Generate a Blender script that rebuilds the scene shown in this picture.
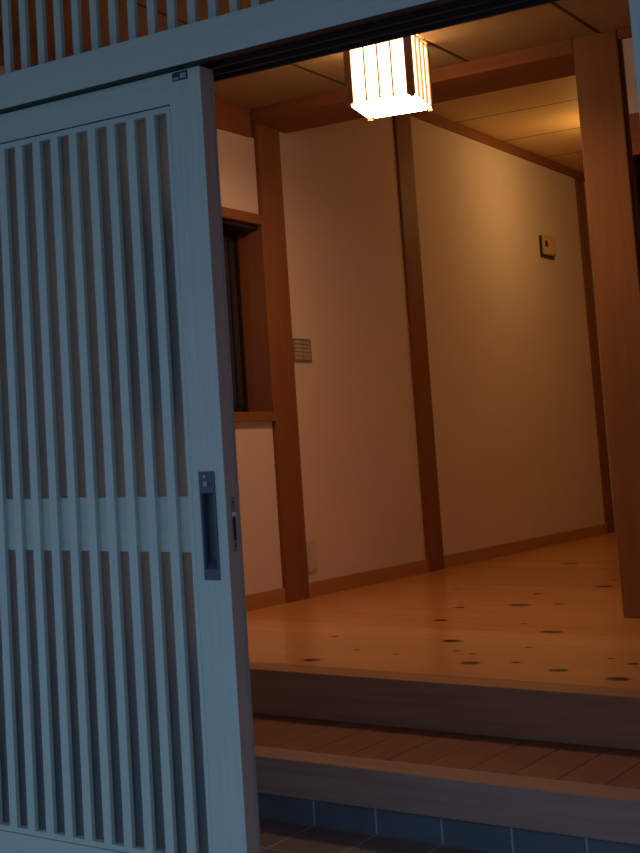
import bpy, bmesh, math, random
from mathutils import Vector, Matrix
random.seed(4)
S = bpy.context.scene
for o in list(bpy.data.objects): bpy.data.objects.remove(o)
COL = S.collection

# ---------------------------------------------------------------- camera
YAW, PITCH, ROLL, F = 0.7138708, 0.1029917, -0.0413829, 1401.598
PX, PY = -365.412, -111.737
fw = Vector((-math.sin(YAW)*math.cos(PITCH), math.cos(YAW)*math.cos(PITCH), math.sin(PITCH)))
rt0 = Vector((math.cos(YAW), math.sin(YAW), 0)); up0 = rt0.cross(fw)
c, s = math.cos(ROLL), math.sin(ROLL)
rt = c*rt0 + s*up0; up = -s*rt0 + c*up0
cd = bpy.data.cameras.new('camera'); cam = bpy.data.objects.new('camera', cd); COL.objects.link(cam)
M = Matrix((rt, up, -fw)).transposed().to_4x4(); M.translation = Vector((1.72494, -2.94313, 1.15662))
cam.matrix_world = M
cd.sensor_fit = 'HORIZONTAL'; cd.sensor_width = 36; cd.lens = F/640*36
cd.shift_x = -PX/640; cd.shift_y = PY/640
cd.clip_start = .05; cd.clip_end = 100
S.camera = cam

# ---------------------------------------------------------------- world (dusk) and exposure
LAMP = 4.8          # paper lantern radiance
HALL = 30.0         # hall lamp radiance
w = bpy.data.worlds.new('dusk_sky'); S.world = w; w.use_nodes = True
nt = w.node_tree; bg = nt.nodes['Background']
tc = nt.nodes.new('ShaderNodeTexCoord'); sx = nt.nodes.new('ShaderNodeSeparateXYZ'); cr = nt.nodes.new('ShaderNodeValToRGB')
nt.links.new(tc.outputs['Generated'], sx.inputs[0]); nt.links.new(sx.outputs[2], cr.inputs[0]); nt.links.new(cr.outputs[0], bg.inputs[0])
cr.color_ramp.elements[0].position = 0.0; cr.color_ramp.elements[0].color = (.15, .20, .33, 1)
cr.color_ramp.elements[1].position = 0.6; cr.color_ramp.elements[1].color = (.38, .54, .84, 1)
bg.inputs[1].default_value = 1.2
S.view_settings.view_transform = 'Standard'; S.view_settings.look = 'None'
S.view_settings.gamma = 1; S.view_settings.use_curve_mapping = False; S.view_settings.exposure = 0

# ---------------------------------------------------------------- materials
def mat(name, col, rough=.6, metal=0, spec=.5):
    m = bpy.data.materials.new(name); m.use_nodes = True
    b = m.node_tree.nodes['Principled BSDF']
    b.inputs['Base Color'].default_value = (*col, 1); b.inputs['Roughness'].default_value = rough
    b.inputs['Metallic'].default_value = metal; b.inputs['Specular IOR Level'].default_value = spec
    return m
def N(m, t): return m.node_tree.nodes.new(t)
def L(m, a, b): m.node_tree.links.new(a, b)
def coords(m, scale):
    t = N(m, 'ShaderNodeTexCoord'); mp = N(m, 'ShaderNodeMapping'); L(m, t.outputs['Object'], mp.inputs[0])
    mp.inputs['Scale'].default_value = scale
    return mp.outputs[0]
def bump(m, h, strength, dist=.002):
    b = N(m, 'ShaderNodeBump'); b.inputs['Strength'].default_value = strength; b.inputs['Distance'].default_value = dist
    L(m, h, b.inputs['Height']); L(m, b.outputs[0], m.node_tree.nodes['Principled BSDF'].inputs['Normal'])
def mixc(m, f, a, b, mode='MIX'):
    x = N(m, 'ShaderNodeMix'); x.data_type = 'RGBA'; x.blend_type = mode
    if hasattr(f, 'is_linked'): L(m, f, x.inputs[0])
    else: x.inputs[0].default_value = f
    for v, i in ((a, 6), (b, 7)):
        if isinstance(v, tuple): x.inputs[i].default_value = (*v, 1)
        else: L(m, v, x.inputs[i])
    return x.outputs[2]
def math_(m, op, a, b=None, c=None, clamp=False):
    x = N(m, 'ShaderNodeMath'); x.operation = op; x.use_clamp = clamp
    for i, v in enumerate((a, b, c)):
        if v is None: continue
        if isinstance(v, (int, float)): x.inputs[i].default_value = v
        else: L(m, v, x.inputs[i])
    return x.outputs[0]
def wood(name, col, axis='Z', rough=.6, dark=.72, fine=1.0, spec=.25):
    m = mat(name, col, rough, 0, spec)
    k = {'X': (1.2, 22, 22), 'Y': (22, 1.2, 22), 'Z': (22, 22, 1.2)}[axis]
    n = N(m, 'ShaderNodeTexNoise'); n.inputs['Scale'].default_value = 1.6*fine; n.inputs['Detail'].default_value = 6
    n.inputs['Distortion'].default_value = .35
    L(m, coords(m, k), n.inputs['Vector'])
    n2 = N(m, 'ShaderNodeTexNoise'); n2.inputs['Scale'].default_value = 1.5; n2.inputs['Detail'].default_value = 2
    L(m, coords(m, (1, 1, 1)), n2.inputs['Vector'])
    r = math_(m, 'MULTIPLY_ADD', n.outputs[0], 1.6, -.3, clamp=True)
    d = tuple(q*dark for q in col)
    c1 = mixc(m, r, d, col)
    r2 = math_(m, 'MULTIPLY_ADD', n2.outputs[0], 1.4, -.2, clamp=True)
    c2 = mixc(m, r2, mixc(m, .25, c1, (col[0]*.7, col[1]*.6, col[2]*.5)), c1)
    L(m, c2, m.node_tree.nodes['Principled BSDF'].inputs['Base Color'])
    bump(m, n.outputs[0], .25, .001)
    return m
POST = (.30, .12, .045)
M_postZ = wood('post_wood', POST, 'Z'); M_postX = wood('beam_wood_x', POST, 'X'); M_postY = wood('beam_wood_y', POST, 'Y')
M_big = wood('big_post_wood', (.32, .155, .06), 'Z', .55)
M_base = wood('baseboard_wood', (.56, .28, .10), 'Y', .5)
M_kam = wood('weathered_step_wood', (.58, .34, .20), 'X', .5, .6)
M_kam2 = wood('weathered_front_board', (.60, .45, .37), 'X', .55, .62)
M_kamY = wood('step_deck_wood', (.38, .20, .125), 'Y', .5, .6)
M_dark = mat('dark_bronze', (.012, .011, .011), .45)
M_track = mat('track_dark', (.007, .007, .008), .6)
M_blind = wood('dark_blind', (.06, .035, .025), 'Z', .7)
M_white = mat('cream_plastic', (.62, .58, .50), .4)
M_switch = mat('switch_grey', (.42, .38, .33), .4)
M_blind2 = mat('switch_plate_shadow', (.20, .17, .14), .5)
M_box = mat('amber_cream_plastic', (.66, .48, .24), .4)
M_black = mat('black_plastic', (.015, .015, .015), .4)
M_steel = mat('brushed_steel', (.30, .29, .29), .4, .5)
M_handle = mat('dark_handle_metal', (.065, .08, .11), .4, .2)
M_paleW = wood('pale_lamp_wood', (.72, .50, .26), 'Z', .5)
M_lampW = wood('lamp_frame_wood', (.75, .42, .20), 'Z', .5)
M_gasket = mat('grey_gasket', (.33, .29, .26), .5)

def plaster(name, col):
    m = mat(name, col, .9, 0, .15)
    n = N(m, 'ShaderNodeTexNoise'); n.inputs['Scale'].default_value = 180; n.inputs['Detail'].default_value = 4
    L(m, coords(m, (1, 1, 1)), n.inputs['Vector']); bump(m, n.outputs[0], .25, .001)
    n2 = N(m, 'ShaderNodeTexNoise'); n2.inputs['Scale'].default_value = 2.2
    L(m, coords(m, (1, 1, 1)), n2.inputs['Vector'])
    L(m, mixc(m, n2.outputs[0], tuple(q*.93 for q in col), col), m.node_tree.nodes['Principled BSDF'].inputs['Base Color'])
    return m
M_wall = plaster('cream_plaster', (.78, .68, .62))
M_ext = plaster('exterior_plaster', (.42, .41, .38))

def painted(name, col, axis):
    m = mat(name, col, .5, 0, .35)
    k = {'X': (2, 90, 90), 'Z': (90, 90, 2)}[axis]
    n = N(m, 'ShaderNodeTexNoise'); n.inputs['Scale'].default_value = 2; n.inputs['Detail'].default_value = 4
    L(m, coords(m, k), n.inputs['Vector'])
    L(m, mixc(m, n.outputs[0], tuple(q*.86 for q in col), tuple(min(1, q*1.1) for q in col)), m.node_tree.nodes['Principled BSDF'].inputs['Base Color'])
    bump(m, n.outputs[0], .12, .0006)
    return m
DOOR = (.45, .53, .47)
M_doorZ = painted('door_grain_vertical', DOOR, 'Z'); M_doorX = painted('door_grain_horizontal', DOOR, 'X')
M_doorEnd = painted('door_edge', (.46, .33, .27), 'Z')

def ceiling(name, axis, start, pitch, col):
    m = mat(name, col, .55, 0, .3)
    t = N(m, 'ShaderNodeTexCoord'); sp = N(m, 'ShaderNodeSeparateXYZ'); L(m, t.outputs['Object'], sp.inputs[0])
    a = sp.outputs['XYZ'.index(axis)]
    u = math_(m, 'DIVIDE', math_(m, 'SUBTRACT', a, start), pitch)
    fr = math_(m, 'FRACT', u); d = math_(m, 'MINIMUM', fr, math_(m, 'SUBTRACT', 1, fr))
    seam = math_(m, 'LESS_THAN', d, .009/pitch)
    n = N(m, 'ShaderNodeTexNoise'); n.inputs['Scale'].default_value = 3; n.inputs['Detail'].default_value = 5
    L(m, coords(m, (1, 14, 1) if axis == 'Y' else (14, 1, 1)), n.inputs['Vector'])
    c1 = mixc(m, n.outputs[0], tuple(q*.8 for q in col), tuple(min(1, q*1.1) for q in col))
    L(m, mixc(m, seam, c1, (.03, .015, .006)), m.node_tree.nodes['Principled BSDF'].inputs['Base Color'])
    return m
M_ceilG = ceiling('genkan_ceiling_boards', 'X', -1.272, .597, (.36, .265, .13))
M_ceilH = ceiling('hall_ceiling_boards', 'Y', 6.54, .90, (.68, .46, .22))

# pine floor with its dark knots
def pine():
    m = mat('knotty_pine', (.6, .33, .13), .3, 0, .35)
    t = N(m, 'ShaderNodeTexCoord'); P = t.outputs['Object']
    sp = N(m, 'ShaderNodeSeparateXYZ'); L(m, P, sp.inputs[0])
    bw = .24
    u = math_(m, 'DIVIDE', math_(m, 'SUBTRACT', sp.outputs[1], 1.73), bw)
    fl = math_(m, 'FLOOR', u); fr = math_(m, 'FRACT', u)
    wn = N(m, 'ShaderNodeTexWhiteNoise'); wn.noise_dimensions = '1D'; L(m, fl, wn.inputs['W'])
    n = N(m, 'ShaderNodeTexNoise'); n.inputs['Scale'].default_value = 1.3; n.inputs['Detail'].default_value = 6; n.inputs['Distortion'].default_value = .5
    L(m, coords(m, (1.5, 22, 1)), n.inputs['Vector'])
    c1 = mixc(m, math_(m, 'MULTIPLY_ADD', n.outputs[0], 1.5, -.25, clamp=True), (.70, .32, .10), (.86, .47, .19))
    c1 = mixc(m, math_(m, 'MULTIPLY', wn.outputs[0], .30), c1, (.55, .24, .08))
    d = math_(m, 'MINIMUM', fr, math_(m, 'SUBTRACT', 1, fr))
    seam = math_(m, 'MULTIPLY', math_(m, 'LESS_THAN', d, .006), .45)
    c1 = mixc(m, seam, c1, (.20, .08, .03))
    c1 = mixc(m, math_(m, 'MULTIPLY', math_(m, 'LESS_THAN', sp.outputs[1], 3.02), .35), c1, (.90, .60, .34))  # front planks lightened: own board colour plus painted-in sky reflection
    K = KNOTS
    cur = None
    for (x, y, r) in K:
        v = N(m, 'ShaderNodeVectorMath'); v.operation = 'SUBTRACT'; L(m, P, v.inputs[0]); v.inputs[1].default_value = (x, y, 0)
        v2 = N(m, 'ShaderNodeVectorMath'); v2.operation = 'MULTIPLY'; L(m, v.outputs[0], v2.inputs[0]); v2.inputs[1].default_value = (1/r, 1/(r*1.1), 0)
        v3 = N(m, 'ShaderNodeVectorMath'); v3.operation = 'LENGTH'; L(m, v2.outputs[0], v3.inputs[0])
        cur = v3.outputs['Value'] if cur is None else math_(m, 'MINIMUM', cur, v3.outputs['Value'])
    wob = math_(m, 'MULTIPLY_ADD', n.outputs[0], .5, -.25)
    cur = math_(m, 'ADD', cur, wob)
    core = math_(m, 'SUBTRACT', 1.0, math_(m, 'MULTIPLY_ADD', cur, 3.5, -3.0, clamp=True))
    halo = math_(m, 'SUBTRACT', 1.0, math_(m, 'MULTIPLY_ADD', cur, .9, -.7, clamp=True))
    c1 = mixc(m, math_(m, 'MULTIPLY', halo, .35), c1, (.38, .15, .05))
    c1 = mixc(m, core, c1, (.014, .005, .003))
    L(m, c1, m.node_tree.nodes['Principled BSDF'].inputs['Base Color'])
    b = m.node_tree.nodes['Principled BSDF']; b.inputs['Roughness'].default_value = .2
    return m
KNOTS = [(-.57, 2.675, .033), (-.296, 2.153, .032), (.024, 2.113, .03), (.246, 2.019, .034), (-.758, 3.987, .045), (-.316, 3.081, .04),
         (-.834, 1.987, .03), (-.16, 2.23, .016), (.20, 2.36, .018), (-.66, 4.95, .04), (-.98, 3.80, .022), (-.60, 4.08, .025),
         (-.87, 3.30, .028), (-1.25, 6.3, .04), (-.37, 2.37, .012), (-1.05, 2.62, .015), (.35, 3.0, .02), (-1.3, 4.6, .02), (-.25, 2.62, .013), (-.8, 2.3, .012), (-.45, 2.42, .012), (-.62, 2.25, .01), (.1, 2.45, .011), (.3, 2.62, .014), (-.5, 3.3, .013), (-.85, 4.5, .018), (-.7, 5.3, .02)]

def tiles(name, col, grout, sx_, x0, sy_, y0, gw=.006):
    m = mat(name, col, .45, 0, .4)
    t = N(m, 'ShaderNodeTexCoord'); sp = N(m, 'ShaderNodeSeparateXYZ'); L(m, t.outputs['Object'], sp.inputs[0])
    def g(o, st, p):
        fr = math_(m, 'FRACT', math_(m, 'DIVIDE', math_(m, 'SUBTRACT', o, st), p))
        return math_(m, 'LESS_THAN', math_(m, 'MINIMUM', fr, math_(m, 'SUBTRACT', 1, fr)), gw/2/p)
    gx = g(sp.outputs[0], x0, sx_)
    if sy_: gx = math_(m, 'MAXIMUM', gx, g(sp.outputs[1], y0, sy_))
    n = N(m, 'ShaderNodeTexNoise'); n.inputs['Scale'].default_value = 9; n.inputs['Detail'].default_value = 5
    L(m, coords(m, (1, 1, 1)), n.inputs['Vector'])
    c1 = mixc(m, n.outputs[0], tuple(q*.7 for q in col), tuple(q*1.3 for q in col))
    L(m, mixc(m, gx, c1, grout), m.node_tree.nodes['Principled BSDF'].inputs['Base Color'])
    return m
M_tileF = tiles('floor_tile', (.22, .19, .19), (.5, .5, .56), .2, -.3927, .29, 1.075)
M_tileR = tiles('riser_tile', (.15, .21, .26), (.45, .52, .62), .2, -.3927, 0, 0)
M_ground = tiles('outside_paving', (.34, .40, .36), (.25, .25, .25), .4, 0, .4, 0)

def frosted():
    m = bpy.data.materials.new('frosted_glass'); m.use_nodes = True; t = m.node_tree
    for n in list(t.nodes): t.nodes.remove(n)
    out = N(m, 'ShaderNodeOutputMaterial'); tr = N(m, 'ShaderNodeBsdfRefraction'); tr.inputs[0].default_value = (.66, .80, .88, 1); tr.inputs['IOR'].default_value = 1.12; tr.inputs['Roughness'].default_value = .55
    di = N(m, 'ShaderNodeBsdfDiffuse'); di.inputs[0].default_value = (.24, .30, .30, 1)
    gl = N(m, 'ShaderNodeBsdfGlossy'); gl.inputs['Roughness'].default_value = .25; gl.inputs[0].default_value = (.9, .9, .9, 1)
    a = N(m, 'ShaderNodeMixShader'); a.inputs[0].default_value = .4; L(m, tr.outputs[0], a.inputs[1]); L(m, di.outputs[0], a.inputs[2])
    fr = N(m, 'ShaderNodeFresnel'); fr.inputs[0].default_value = 1.4
    b = N(m, 'ShaderNodeMixShader'); L(m, fr.outputs[0], b.inputs[0]); L(m, a.outputs[0], b.inputs[1]); L(m, gl.outputs[0], b.inputs[2])
    L(m, b.outputs[0], out.inputs[0]); return m
M_frost = frosted()
def clearglass():
    m = bpy.data.materials.new('clear_glass'); m.use_nodes = True; t = m.node_tree
    for n in list(t.nodes): t.nodes.remove(n)
    out = N(m, 'ShaderNodeOutputMaterial'); tr = N(m, 'ShaderNodeBsdfTransparent'); tr.inputs[0].default_value = (.97, .98, .98, 1)
    gl = N(m, 'ShaderNodeBsdfGlossy'); gl.inputs['Roughness'].default_value = .02
    fr = N(m, 'ShaderNodeFresnel'); fr.inputs[0].default_value = 1.2
    b = N(m, 'ShaderNodeMixShader'); L(m, fr.outputs[0], b.inputs[0]); L(m, tr.outputs[0], b.inputs[1]); L(m, gl.outputs[0], b.inputs[2])
    L(m, b.outputs[0], out.inputs[0]); return m
M_clear = clearglass()
def emis(name, col, st):
    m = mat(name, (.8, .75, .6), .7)
    b = m.node_tree.nodes['Principled BSDF']; b.inputs['Emission Color'].default_value = (*col, 1); b.inputs['Emission Strength'].default_value = st
    return m
M_paper = emis('lit_paper', (1, .56, .285), LAMP)
M_paperB = emis('lit_paper_bottom', (1, .51, .24), LAMP*8.6)
M_globe = emis('lit_globe', (1, .57, .185), HALL)

# ---------------------------------------------------------------- mesh helpers (all coordinates are world metres)
class MB:
    def __init__(s): s.bm = bmesh.new()
    def box(s, x0, x1, y0, y1, z0, z1, bev=0, rot=0, piv=None, tilt=None):
        r = bmesh.ops.create_cube(s.bm, size=1); vs = r['verts']
        bmesh.ops.scale(s.bm, vec=(x1-x0, y1-y0, z1-z0), verts=vs)
        bmesh.ops.translate(s.bm, vec=((x0+x1)/2, (y0+y1)/2, (z0+z1)/2), verts=vs)
        if bev:
            es = list({e for v in vs for e in v.link_edges})
            g = bmesh.ops.bevel(s.bm, geom=es, offset=bev, segments=2, profile=.7, affect='EDGES')
            vs = list({v for f in g['faces'] for v in f.verts} | {v for v in vs if v.is_valid})
        if rot: bmesh.ops.rotate(s.bm, cent=piv, matrix=Matrix.Rotation(rot, 3, 'Z'), verts=[v for v in vs if v.is_valid])
        return s
    def cyl(s, c, r, h, axis='Z', seg=24, r2=None):
        q = bmesh.ops.create_cone(s.bm, cap_ends=True, segments=seg, radius1=r, radius2=r if r2 is None else r2, depth=h)
        vs = q['verts']
        if axis == 'Y': bmesh.ops.rotate(s.bm, cent=(0, 0, 0), matrix=Matrix.Rotation(math.pi/2, 3, 'X'), verts=vs)
        if axis == 'X': bmesh.ops.rotate(s.bm, cent=(0, 0, 0), matrix=Matrix.Rotation(math.pi/2, 3, 'Y'), verts=vs)
        bmesh.ops.translate(s.bm, vec=c, verts=vs); return s
    def dome(s, c, r, zs=1):
        q = bmesh.ops.create_uvsphere(s.bm, u_segments=32, v_segments=16, radius=r); vs = q['verts']
        bmesh.ops.scale(s.bm, vec=(1, 1, zs), verts=vs); bmesh.ops.translate(s.bm, vec=c, verts=vs)
        for f in s.bm.faces: f.smooth = True
        return s
    def build(s, name, m, parent=None, origin=None, keep=False):
        me = bpy.data.meshes.new(name); bm = s.bm
        loc = Vector((0, 0, 0))
        if origin is not None: loc = Vector(origin)
        elif parent is not None: loc = wloc(parent)
        elif not keep:
            xs = [v.co for v in bm.verts]
            loc = Vector(((min(v.x for v in xs)+max(v.x for v in xs))/2, (min(v.y for v in xs)+max(v.y for v in xs))/2, min(v.z for v in xs)))
        for v in bm.verts: v.co -= loc
        bm.to_mesh(me); bm.free(); me.materials.append(m)
        o = bpy.data.objects.new(name, me); COL.objects.link(o)
        if parent is not None: o.parent = parent; o.location = loc - wloc(parent)
        else: o.location = loc
        return o
def wloc(o):
    l = Vector(o.location)
    while o.parent: o = o.parent; l += Vector(o.location)
    return l
def tag(o, label=None, cat=None, group=None, kind=None):
    for k, v in (('label', label), ('category', cat), ('group', group), ('kind', kind)):
        if v: o[k] = v
    return o
def empty(name, loc): 
    o = bpy.data.objects.new(name, None); COL.objects.link(o); o.location = loc; o.empty_display_size = .1; return o

# ---------------------------------------------------------------- key dimensions
ZF = .3503                  # wooden hall floor
XW, XP = -1.862, -1.845     # left wall plaster, proud post faces
CG, CH = 2.949, 3.3284        # ceilings of entry and hall
X_R = 1.9                   # right wall of the entry
Y3, YEND = 9.1091, 9.60

# ---------------------------------------------------------------- structure
tag(MB().box(-2.15, 2.2, -.12, 1.20, -.12, 0).build('floor_entry', M_tileF, keep=True), kind='structure')
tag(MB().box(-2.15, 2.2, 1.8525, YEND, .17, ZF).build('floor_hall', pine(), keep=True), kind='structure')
tag(MB().box(-7, 9, -9, -.12, -.16, -.02).build('floor_outside', M_ground, keep=True), kind='structure')
tag(MB().box(XW, X_R, 1.085, 1.16, 0, .077).build('trim_1', M_tileR, keep=True), kind='structure')
# left wall with its window opening
wl = MB()
WY0, WY1, WZ0, WZ1 = 2.30, 3.70, 1.337, 2.327
wl.box(-2.08, XW, .20, WY0-.04, 0, 2.80).box(-2.08, XW, WY0-.04, 3.70, 0, 1.289).box(-2.08, XW, WY0-.04, 3.70, 2.38, 2.80)
wl.box(-2.08, XW, 3.96, 5.53, ZF-.05, CH-.02).box(-2.08, XW, 5.772, Y3, ZF-.05, CH-.02).box(-2.08, XW, 9.2945, YEND, ZF-.05, CH-.02)
wl.box(-2.12, -2.08, 3.80, 9.6, ZF-.05, CH-.02)
tag(wl.build('wall_left', M_wall, keep=True), kind='structure')
tag(MB().box(-2.1, .3, YEND, YEND+.1, ZF-.1, CH+.05).build('wall_back', M_wall, keep=True), kind='structure')
wr = MB().box(X_R, X_R+.1, .2, 3.86, 0, CG+.05)
tag(wr.build('wall_right', M_wall, keep=True), kind='structure')
wp = MB().box(.012, X_R, 3.662, 3.76, 2.559, 2.90).box(1.5, X_R, 3.735, 3.83, ZF, 2.371)
wp.box(-.07, .05, 3.95, YEND, ZF, CH)
tag(wp.build('wall_partition', M_wall, keep=True), kind='structure')
tag(MB().box(-2.1, X_R+.1, .15, 4.00, CG, CG+.08).build('ceiling_entry', M_ceilG, keep=True), kind='structure')
tag(MB().box(-2.1, .1, 4.06, YEND, CH, CH+.08).build('ceiling_hall', M_ceilH, keep=True), kind='structure')
# front wall around the doorway
fwall = MB().box(-3.2, -1.20, -.02, .18, -.1, 3.0).box(1.10, 3.2, -.02, .18, -.1, 3.0).box(-1.20, 1.10, -.02, .18, 2.78, 3.02)
fwall.box(-3.2, -2.0, .18, .3, -.1, 3.0)
tag(fwall.build('wall_front', M_ext, keep=True), kind='structure')
tag(MB().box(-3.6, 3.4, -2.3, .0, 2.74, 2.85).build('ceiling_eaves', M_postX, keep=True), kind='structure')  # unseen eaves, lowered and lengthened to darken the door top
# baseboards
bb = MB().box(XW-.005, XP-.002, .2, 3.6995, ZF, .4274) if False else MB()
bb.box(XW+.0005, XP-.004, 1.86, 3.700, ZF, .4274, .002).box(XW+.0005, XP-.004, 3.9600, 5.530, ZF, .4274, .002).box(XW+.0005, XP-.004, 5.7725, Y3, ZF, .4274, .002)
tag(bb.build('baseboard_left', M_base, keep=True), kind='structure')
tag(MB().box(XP-.03, XP+.004, 3.96+.112, Y3+.4, 3.261, 3.3282, .003).build('trim_2', M_postY, keep=True), kind='structure')
tag(MB().box(-2.05, XP, .2, 3.644, 2.7956, CG, .003).build('trim_3', M_postY, keep=True), kind='structure')

# ---------------------------------------------------------------- timber posts and beams
def post(x0, x1, y0, y1, z0, z1, label, m=None, name='timber_post'):
    o = MB().box(x0, x1, y0, y1, z0, z1, .006).build(name, m or M_postZ)
    return tag(o, label, 'post')
post(-2.0, XP, 3.7046, 3.9586, ZF, 2.8812, 'dark brown timber post in the left wall beside the window')
post(-2.0, XP, 5.5309, 5.7717, ZF, 3.25, 'brown timber post in the middle of the cream wall, behind the paper lantern')
post(-2.0, XP, Y3+.001, 9.2935, ZF, 3.25, 'narrow far timber post at the end of the cream wall')
post(-.1942, -.0064, 3.6458, 3.85, ZF, 2.9485, 'thick square timber pillar standing free on the hall floor at the right', M_big, 'timber_pillar')
tag(MB().box(-2.0, -.196, 3.6458, 4.0703, 2.8812, 3.42, .006).build('ceiling_beam', M_postX), 'heavy timber beam crossing the ceiling from the left wall to the pillar', 'beam')
tag(MB().box(-.004, X_R, 3.648, 3.76, 2.901, 2.947, .003).build('wall_plate_beam', M_postX), 'thin timber rail under the ceiling right of the thick pillar', 'beam')
tag(MB().box(.014, X_R, 3.652, 3.79, 2.372, 2.558, .004).build('door_header', M_postX), 'timber header over the dark opening right of the thick pillar', 'beam')
# dark sliding door right of the pillar
d2 = empty('door_2', (.75, 3.80, ZF)); tag(d2, kind='structure')
MB().box(-.0050, .0115, 3.67, 3.745, ZF+.002, 2.90).build('side_post', M_postZ, d2)
fr = MB()
for x in (.013, .72, 1.42): fr.box(x, x+.07, 3.70, 3.735, ZF+.002, 2.37, .003)
fr.box(.096, 1.42, 3.702, 3.733, ZF+.002, ZF+.12).box(.096, 1.42, 3.702, 3.733, 2.28, 2.37)
fr.build('door_frame', M_blind, d2)
MB().box(.07, 1.42, 3.713, 3.721, ZF+.12, 2.28).build('door_panel', M_dark, d2)

# ---------------------------------------------------------------- steps
def step(name, label, front, top, bot, back, deck):
    e = empty(name, (0, front, bot)); tag(e, label, 'step'); return e
k = empty('entry_sill', (0, 1.6996, .19)); tag(k, 'upper entrance step: heavy brown sill beam along the edge of the pine floor', 'step')
MB().box(XW+.001, X_R-.002, 1.6996, 1.852, .1905, ZF, .004).build('sill_beam', M_kam, k)
e = empty('entry_step', (0, 1.07, .077)); tag(e, 'lower wooden entrance step with a planked tread above the tiled riser', 'step')
MB().box(XW+.001, X_R-.002, 1.0708, 1.215, .0775, .1899, .004).build('front_board', M_kam2, e)
tr = MB(); x = .045-.127*16
while x < X_R-.01:
    a, b = max(x+.0012, XW+.002), min(x+.1258, X_R-.003)
    if b > a: tr.box(a, b, 1.2165, 1.82, .15, .1893, .0012)
    x += .127
tr.build('tread_planks', M_kamY, e)
MB().box(XW+.01, X_R-.01, 1.215, 1.80, .078, .149).build('step_base', M_dark, e)

# ---------------------------------------------------------------- window in the left wall
wn = empty('window_1', (-1.95, 3.0, WZ0)); tag(wn, kind='structure')
f = MB()
f.box(-2.0, XP+.0, WY1-.012, WY1+.003, WZ0, WZ1).box(-2.0, XP, WY0-.03, WY0, WZ0, WZ1)
MB().box(-1.975, XP-.02, WY0, WY1-.014, WZ1-.022, WZ1-.001).build('window_track', M_dark, wn)
f.build('window_jamb', M_postZ, wn)
MB().box(-2.06, XP+.012, WY0-.06, 3.703, WZ0-.048, WZ0, .003).build('window_sill', M_postY, wn)
MB().box(-2.06, XP+.008, WY0-.06, 3.703, WZ1, 2.3804, .003).build('window_header', M_postY, wn)
sf = MB()
sf.box(-2.034, -1.99, 3.665, WY1-.0125, WZ0+.0, WZ1).box(-2.06, -2.0, WY0, WY0+.05, WZ0, WZ1).box(-2.06, -2.0, WY0, 3.69, WZ0, WZ0+.045).box(-2.06, -2.0, WY0, 3.69, WZ1-.05, WZ1)
sf.box(-2.05, -2.01, 3.0, 3.05, WZ0+.04, WZ1-.04)
sf.build('window_sash', M_dark, wn)
MB().box(-2.032, -2.028, WY0+.04, 3.67, WZ0+.03, WZ1-.03).build('window_pane', M_clear, wn)
MB().box(-2.005, -2.001, WY0+.04, 3.592, WZ0+.02, WZ1-.045).box(-2.005, -2.001, 3.627, 3.668, WZ0+.02, WZ1-.045).build('window_blind', M_blind, wn)

# ---------------------------------------------------------------- head beam, jamb, transom
lb = empty('door_lintel', (0, .07, 2.0947)); tag(lb, 'blue-grey painted lintel beam above the sliding door, with the dark door track under it', 'beam')
MB().box(-1.2, 1.1, -.0364, -.004, 2.0947, 2.1886, .001).build('front_face', M_doorX, lb)
t_ = MB().box(-1.2, .989, .0, .1817, 2.115, 2.1886).box(-1.2, .989, -.0345, -.003, 2.0928, 2.0946)  # thin second box paints the lintel underside dark, as in shade
for a, b in ((-.003, .002), (.058, .072), (.118, .132), (.170, .1817)): t_.box(-1.2, .989, a, b, 2.0955, 2.116)
t_.build('door_track', M_track, lb)
MB().box(-1.2, .989, .1819, .184, 2.099, 2.2).build('inner_face', M_postX, lb)
jb = MB().box(.989, 1.10, -.0364, .18, -.02, 2.0945, .003)
tag(jb.build('door_jamb', M_doorZ), 'blue-grey upright door jamb at the right edge of the doorway', 'jamb')
jb = MB().box(-1.20, -1.11, -.0364, .18, -.02, 2.0945, .003)
tag(jb.build('trim_4', M_doorZ, keep=True), kind='structure')
tn = empty('window_2', (0, 0, 2.19)); tag(tn, kind='structure')
tl = MB()
x = -.607 - .0583*10
while x < 1.04:
    if -1.16 < x < 1.06: tl.box(x, x+.021, 0, .016, 2.1888, 2.72, .001)
    x += .0583
tl.build('transom_lattice', M_doorZ, tn)
MB().box(-1.2, 1.1, -.02, .10, 2.70, 2.78).box(-1.2, -1.16, 0, .1, 2.19, 2.7).box(1.06, 1.1, 0, .1, 2.19, 2.7).build('transom_frame', M_doorX, tn)
MB().box(-1.16, 1.06, .022, .027, 2.19, 2.70).build('transom_pane', M_clear, tn)

# ---------------------------------------------------------------- the lattice sliding door
SW, SP, TH = .1016, .0604, .048
dr = empty('door_1', (-.54, .024, .02)); tag(dr, kind='structure')
ZT, ZGr, ZB, ZTOP, ZBOT = 1.994, 2.0108, .19, 2.0915, .02
XL = -SW - SP*14 - .0354
st = MB()      # right stile, hollowed for the pull
hx0, hx1, hz0, hz1 = -.0625, -.0305, .872, 1.053
st.box(-SW+.012, 0, .022, TH, ZBOT, ZTOP)
st.box(-SW+.012, hx0, 0, .022, ZBOT, ZTOP).box(hx1, 0, 0, .022, ZBOT, ZTOP).box(hx0, hx1, 0, .022, ZBOT, hz0).box(hx0, hx1, 0, .022, hz1, ZTOP)
st.build('stile', M_doorZ, dr)
MB().box(XL-SW, XL-.012, 0, TH, ZBOT, ZTOP).build('stile', M_doorZ, dr)
MB().box(XL-.012, -SW+.012, 0, TH, ZGr+.002, 2.0915).build('top_rail', M_doorX, dr)
MB().box(XL-.012, -SW+.012, 0, TH, ZBOT, .1745).build('bottom_rail', M_doorX, dr)
gf = MB()      # glazing bead round the lattice
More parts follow.
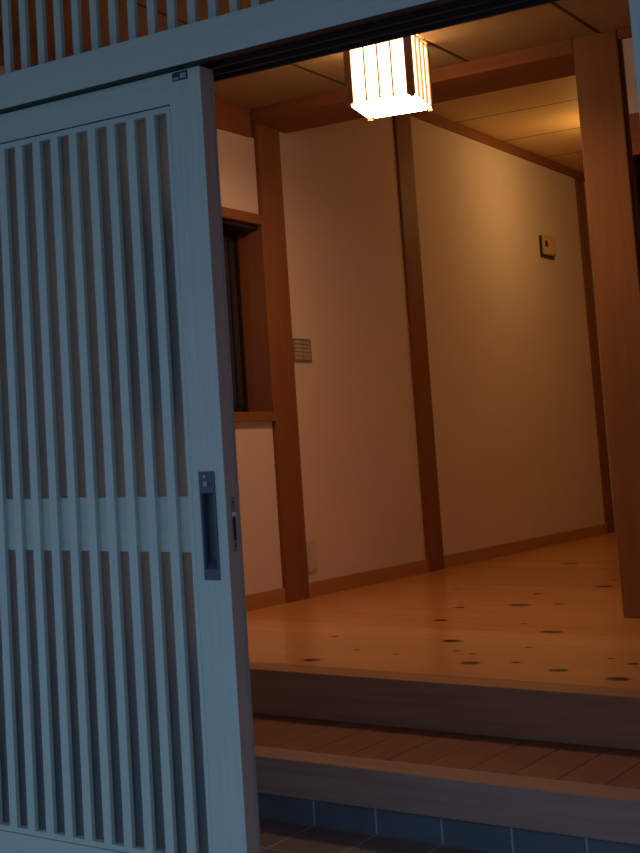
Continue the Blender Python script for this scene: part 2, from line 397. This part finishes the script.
gf.box(XL-.0105, -SW+.0105, .0, .03, ZT, ZGr-.0018, .0006).box(XL-.0105, -SW+.0105, .0, .03, .1765, ZB, .0006)
gf.box(-SW, -SW+.0112, .0003, .03, ZB, ZT).box(XL-.0112, XL, .0003, .03, ZB, ZT)
gf.box(XL-.012, -SW+.012, .006, TH, .1745, .18).box(XL-.012, -SW+.012, .006, TH, ZGr-.003, ZGr+.0012)
gf.build('glazing_bead', M_doorX, dr)
MB().box(XL-SW, -.001, .008, .040, 2.0916, 2.112).build('top_shadow_strip', M_track, dr)  # dark strip over the door top, draws the shadow line under the lintel
MB().box(XL-.010, -SW+.0118, .004, .02, ZGr-.002, ZGr+.002).box(XL-.010, -SW+.0118, .004, .02, .1745, .1768).build('shadow_gap', M_track, dr)
MB().box(XL, -SW, .0165, .036, .9097, 1.0453, .001).build('middle_rail', M_doorX, dr)
la = MB()
for i in range(1, 15): la.box(-SW-SP*i, -SW-SP*i+.0245, .0, .0165, ZB, ZT, .001)
la.build('lattice', M_doorZ, dr)
MB().box(XL, -SW, .025, .029, ZB, .9097).box(XL, -SW, .025, .029, 1.0453, ZT).build('frosted_pane', M_frost, dr)
MB().box(-.0, .0012, .0004, TH-.0005, ZBOT+.001, 2.091).build('edge_strip', M_doorEnd, dr)
MB().box(-.004, .0018, TH, .063, ZBOT, 2.091, .001).build('gasket', M_gasket, dr)
# pull handle
ph = MB()
px0, px1, pz0, pz1 = -.068, -.025, .847, 1.104
ph.box(px0, hx0, -.003, .002, pz0, pz1, .0015).box(hx1, px1, -.003, .002, pz0, pz1, .0015)
ph.box(hx0-.001, hx1+.001, -.003, .002, pz0, hz0, .001).box(hx0-.001, hx1+.001, -.003, .002, hz1, pz1, .001)
ph.box(hx0, hx1, .019, .0215, hz0, hz1).box(hx0, hx0+.0015, 0, .02, hz0, hz1).box(hx1-.0015, hx1, 0, .02, hz0, hz1).box(hx0, hx1, 0, .02, hz1-.0015, hz1)
q = ph.bm    # sloped scoop at the foot of the recess
vs = [q.verts.new(v) for v in ((hx0, -.001, hz0), (hx1, -.001, hz0), (hx1, .019, hz0+.022), (hx0, .019, hz0+.022), (hx0, .019, hz0), (hx1, .019, hz0))]
q.faces.new((vs[0], vs[1], vs[2], vs[3])); q.faces.new((vs[0], vs[3], vs[4])); q.faces.new((vs[1], vs[5], vs[2])); q.faces.new((vs[3], vs[2], vs[5], vs[4])); q.faces.new((vs[0], vs[4], vs[5], vs[1]))
hd = ph.build('pull_handle', M_handle, dr)
tag(MB().cyl((-.049, -.0045, 1.0745), .0065, .004, 'Y').build('key_cylinder', M_steel, hd), 'round steel key cylinder')
tag(MB().cyl((-.0505, -.0042, 1.0925), .0042, .003, 'Y').build('indicator', M_gasket, hd), 'small pale round indicator')
lp = MB().box(.0012, .0028, .020, .040, .912, 1.041, .0005)
lk = tag(lp.build('lock_plate', M_steel, dr), 'steel lock strike plate on the door edge')
MB().box(.0028, .0034, .0245, .0355, .940, .992).cyl((.0030, .030, .926), .003, .001, 'X').cyl((.0030, .030, 1.028), .003, .001, 'X').build('latch_slot', M_black, lk)
MB().box(.0026, .006, .0240, .0380, .996, 1.006, .0008).build('latch', M_white, lk)
sg = MB().box(-.0775, -.0335, -.0008, .0, 2.066, 2.0885)
sk = tag(sg.build('maker_sticker', mat('sticker_navy', (.01, .018, .035), .4), dr), 'small dark sticker with pale characters')
g = MB()
def stroke(x, z, w_, h): g.box(-.0775+x, -.0775+x+w_, -.0012, -.0008, 2.066+z, 2.066+z+h)
for x_ in (.0235, .0275, .0315, .0365): stroke(x_, .004, .0011, .014)
stroke(.0225, .0135, .018, .0011); stroke(.0235, .008, .007, .0009); stroke(.0335, .005, .006, .0009)
stroke(.0035, .0035, .001, .006); stroke(.0055, .006, .003, .001); stroke(.0085, .0035, .001, .007); stroke(.012, .0035, .001, .006); stroke(.0135, .006, .003, .001); stroke(.0165, .0035, .001, .005)
g.build('lettering', mat('sticker_white', (.75, .78, .8), .5), sk)

# ---------------------------------------------------------------- paper lantern on the entry ceiling
LC = Vector((-.806, 3.022, 2.652)); A = math.radians(9.8); W2, L2, ZL0, ZL1 = .146, .184, 2.652, 2.9485
ln = empty('paper_lantern', (LC.x, LC.y, ZL1)); tag(ln, 'lit square paper lantern with wooden bars on the entry ceiling', 'lamp')
def rb(mb, x0, x1, y0, y1, z0, z1, bev=0): return mb.box(LC.x+x0, LC.x+x1, LC.y+y0, LC.y+y1, z0, z1, bev, A, (LC.x, LC.y, 0))
for sx_ in (-1, 1):
    for sy_ in (-1, 1):
        a, b = sorted((sx_*(W2), sx_*(W2-.030))); c_, d_ = sorted((sy_*(L2), sy_*(L2-.030)))
        pm = MB(); rb(pm, a, b, c_, d_, ZL0-.001, ZL1, .001); pm.build('corner_post', M_lampW, ln)
        a, b = sorted((sx_*(W2-.001), sx_*(W2-.019))); c_, d_ = sorted((sy_*(L2-.001), sy_*(L2-.019)))
        pm = MB(); rb(pm, a, b, c_, d_, ZL0-.012, ZL0-.001, .001); pm.build('foot', M_paleW, ln)
W3, L3 = W2-.006, L2-.006
pp = MB()
rb(pp, -W2+.03, W2-.03, -L3, -L3+.003, ZL0+.006, ZL1-.012); rb(pp, -W2+.03, W2-.03, L3-.003, L3, ZL0+.006, ZL1-.012)
rb(pp, -W3, -W3+.003, -L2+.03, L2-.03, ZL0+.006, ZL1-.012); rb(pp, W3-.003, W3, -L2+.03, L2-.03, ZL0+.006, ZL1-.012)
pp.build('paper_shade', M_paper, ln)
pb = MB(); rb(pb, -W2+.004, W2-.004, -L2+.03, L2-.03, ZL0-.0015, ZL0+.003); rb(pb, -W2+.03, W2-.03, -L2+.004, -L2+.03, ZL0-.0015, ZL0+.003); rb(pb, -W2+.03, W2-.03, L2-.03, L2-.004, ZL0-.0015, ZL0+.003)
pb.build('bottom_panel', M_paperB, ln)
br = MB()
for i in range(1, 4):
    x = -W2+.03 + (2*W2-.06)*i/4
    for y0 in (-L2, L2-.006): rb(br, x-.0027, x+.0027, y0, y0+.006, ZL0, ZL1-.01)
for i in range(1, 4):
    y = -L2+.03 + (2*L2-.06)*i/4
    for x0 in (-W2-.001, W2-.006): rb(br, x0, x0+.007, y-.006, y+.006, ZL0, ZL1-.01)
for z in (ZL0+.0031, ZL1-.016):
    for y0 in (-L2, L2-.006): rb(br, -W2+.03, W2-.03, y0, y0+.006, z, z+.004)
    for x0 in (-W2, W2-.006): rb(br, x0, x0+.006, -L2+.03, L2-.03, z, z+.004)
br.build('shade_bars', M_lampW, ln)
cp = MB(); rb(cp, -W2+.03, W2-.03, -L2+.03, L2-.03, ZL1-.012, ZL1); cp.build('ceiling_plate', M_lampW, ln)

# hall ceiling lamp hidden behind the pillar
hl = empty('hall_pendant_lamp', (-1.0, 7.25, CH)); tag(hl, 'round warm pendant lamp in the hall behind the thick pillar', 'lamp')
MB().cyl((-1.0, 7.25, CH-.012), .07, .022).build('lamp_base', M_paleW, hl)
MB().cyl((-1.0, 7.25, 3.19), .004, .25).build('cord', M_black, hl)
MB().dome((-1.0, 7.25, 2.98), .10, .9).build('lamp_globe', M_globe, hl)

# ---------------------------------------------------------------- wall fittings
sw_ = empty('switch_panel', (XW, 4.07, 1.612)); tag(sw_, 'grey wall panel with rows of light switches right of the dark post by the window', 'switch panel')
MB().box(XW-.001, XW+.010, 3.968, 4.180, 1.612, 1.737, .002).build('cover_plate', M_blind2, sw_)
for i in range(5):
    for j in range(2):
        y = 3.982 + j*.097; z = 1.622 + i*.0215
        MB().box(XW+.0095, XW+.0135, y, y+.086, z, z+.0165, .001).build('rocker', M_switch, sw_)
MB().box(XW+.0095, XW+.0150, 4.150, 4.172, 1.7305, 1.7365, .0005).build('indicator_lens', M_white, sw_)
ou = empty('wall_outlet', (XW, 4.03, .49)); tag(ou, 'cream power outlet low on the wall beside the dark post', 'outlet')
MB().box(XW-.001, XW+.012, 3.985, 4.080, .490, .645, .002).build('cover_plate', M_white, ou)
MB().box(XW+.0115, XW+.014, 3.997, 4.063, .535, .60, .001).build('socket', M_white, ou)
th_ = empty('wall_intercom', (XW, 8.25, 2.54)); tag(th_, 'small cream intercom box high on the cream wall near the far post', 'intercom')
MB().box(XW-.001, XW+.028, 8.13, 8.40, 2.545, 2.70, .005).build('body', M_box, th_)
MB().box(XW-.001, XW+.012, 8.105, 8.39, 2.522, 2.69, .002).build('shadow_plate', M_black, th_)  # black plate offset left and below draws the shadow line of the box
MB().box(XW+.027, XW+.036, 8.23, 8.385, 2.555, 2.69, .003).build('front_cover', M_box, th_)
MB().box(XW+.0275, XW+.030, 8.15, 8.21, 2.605, 2.65, .001).build('display', M_blind, th_)
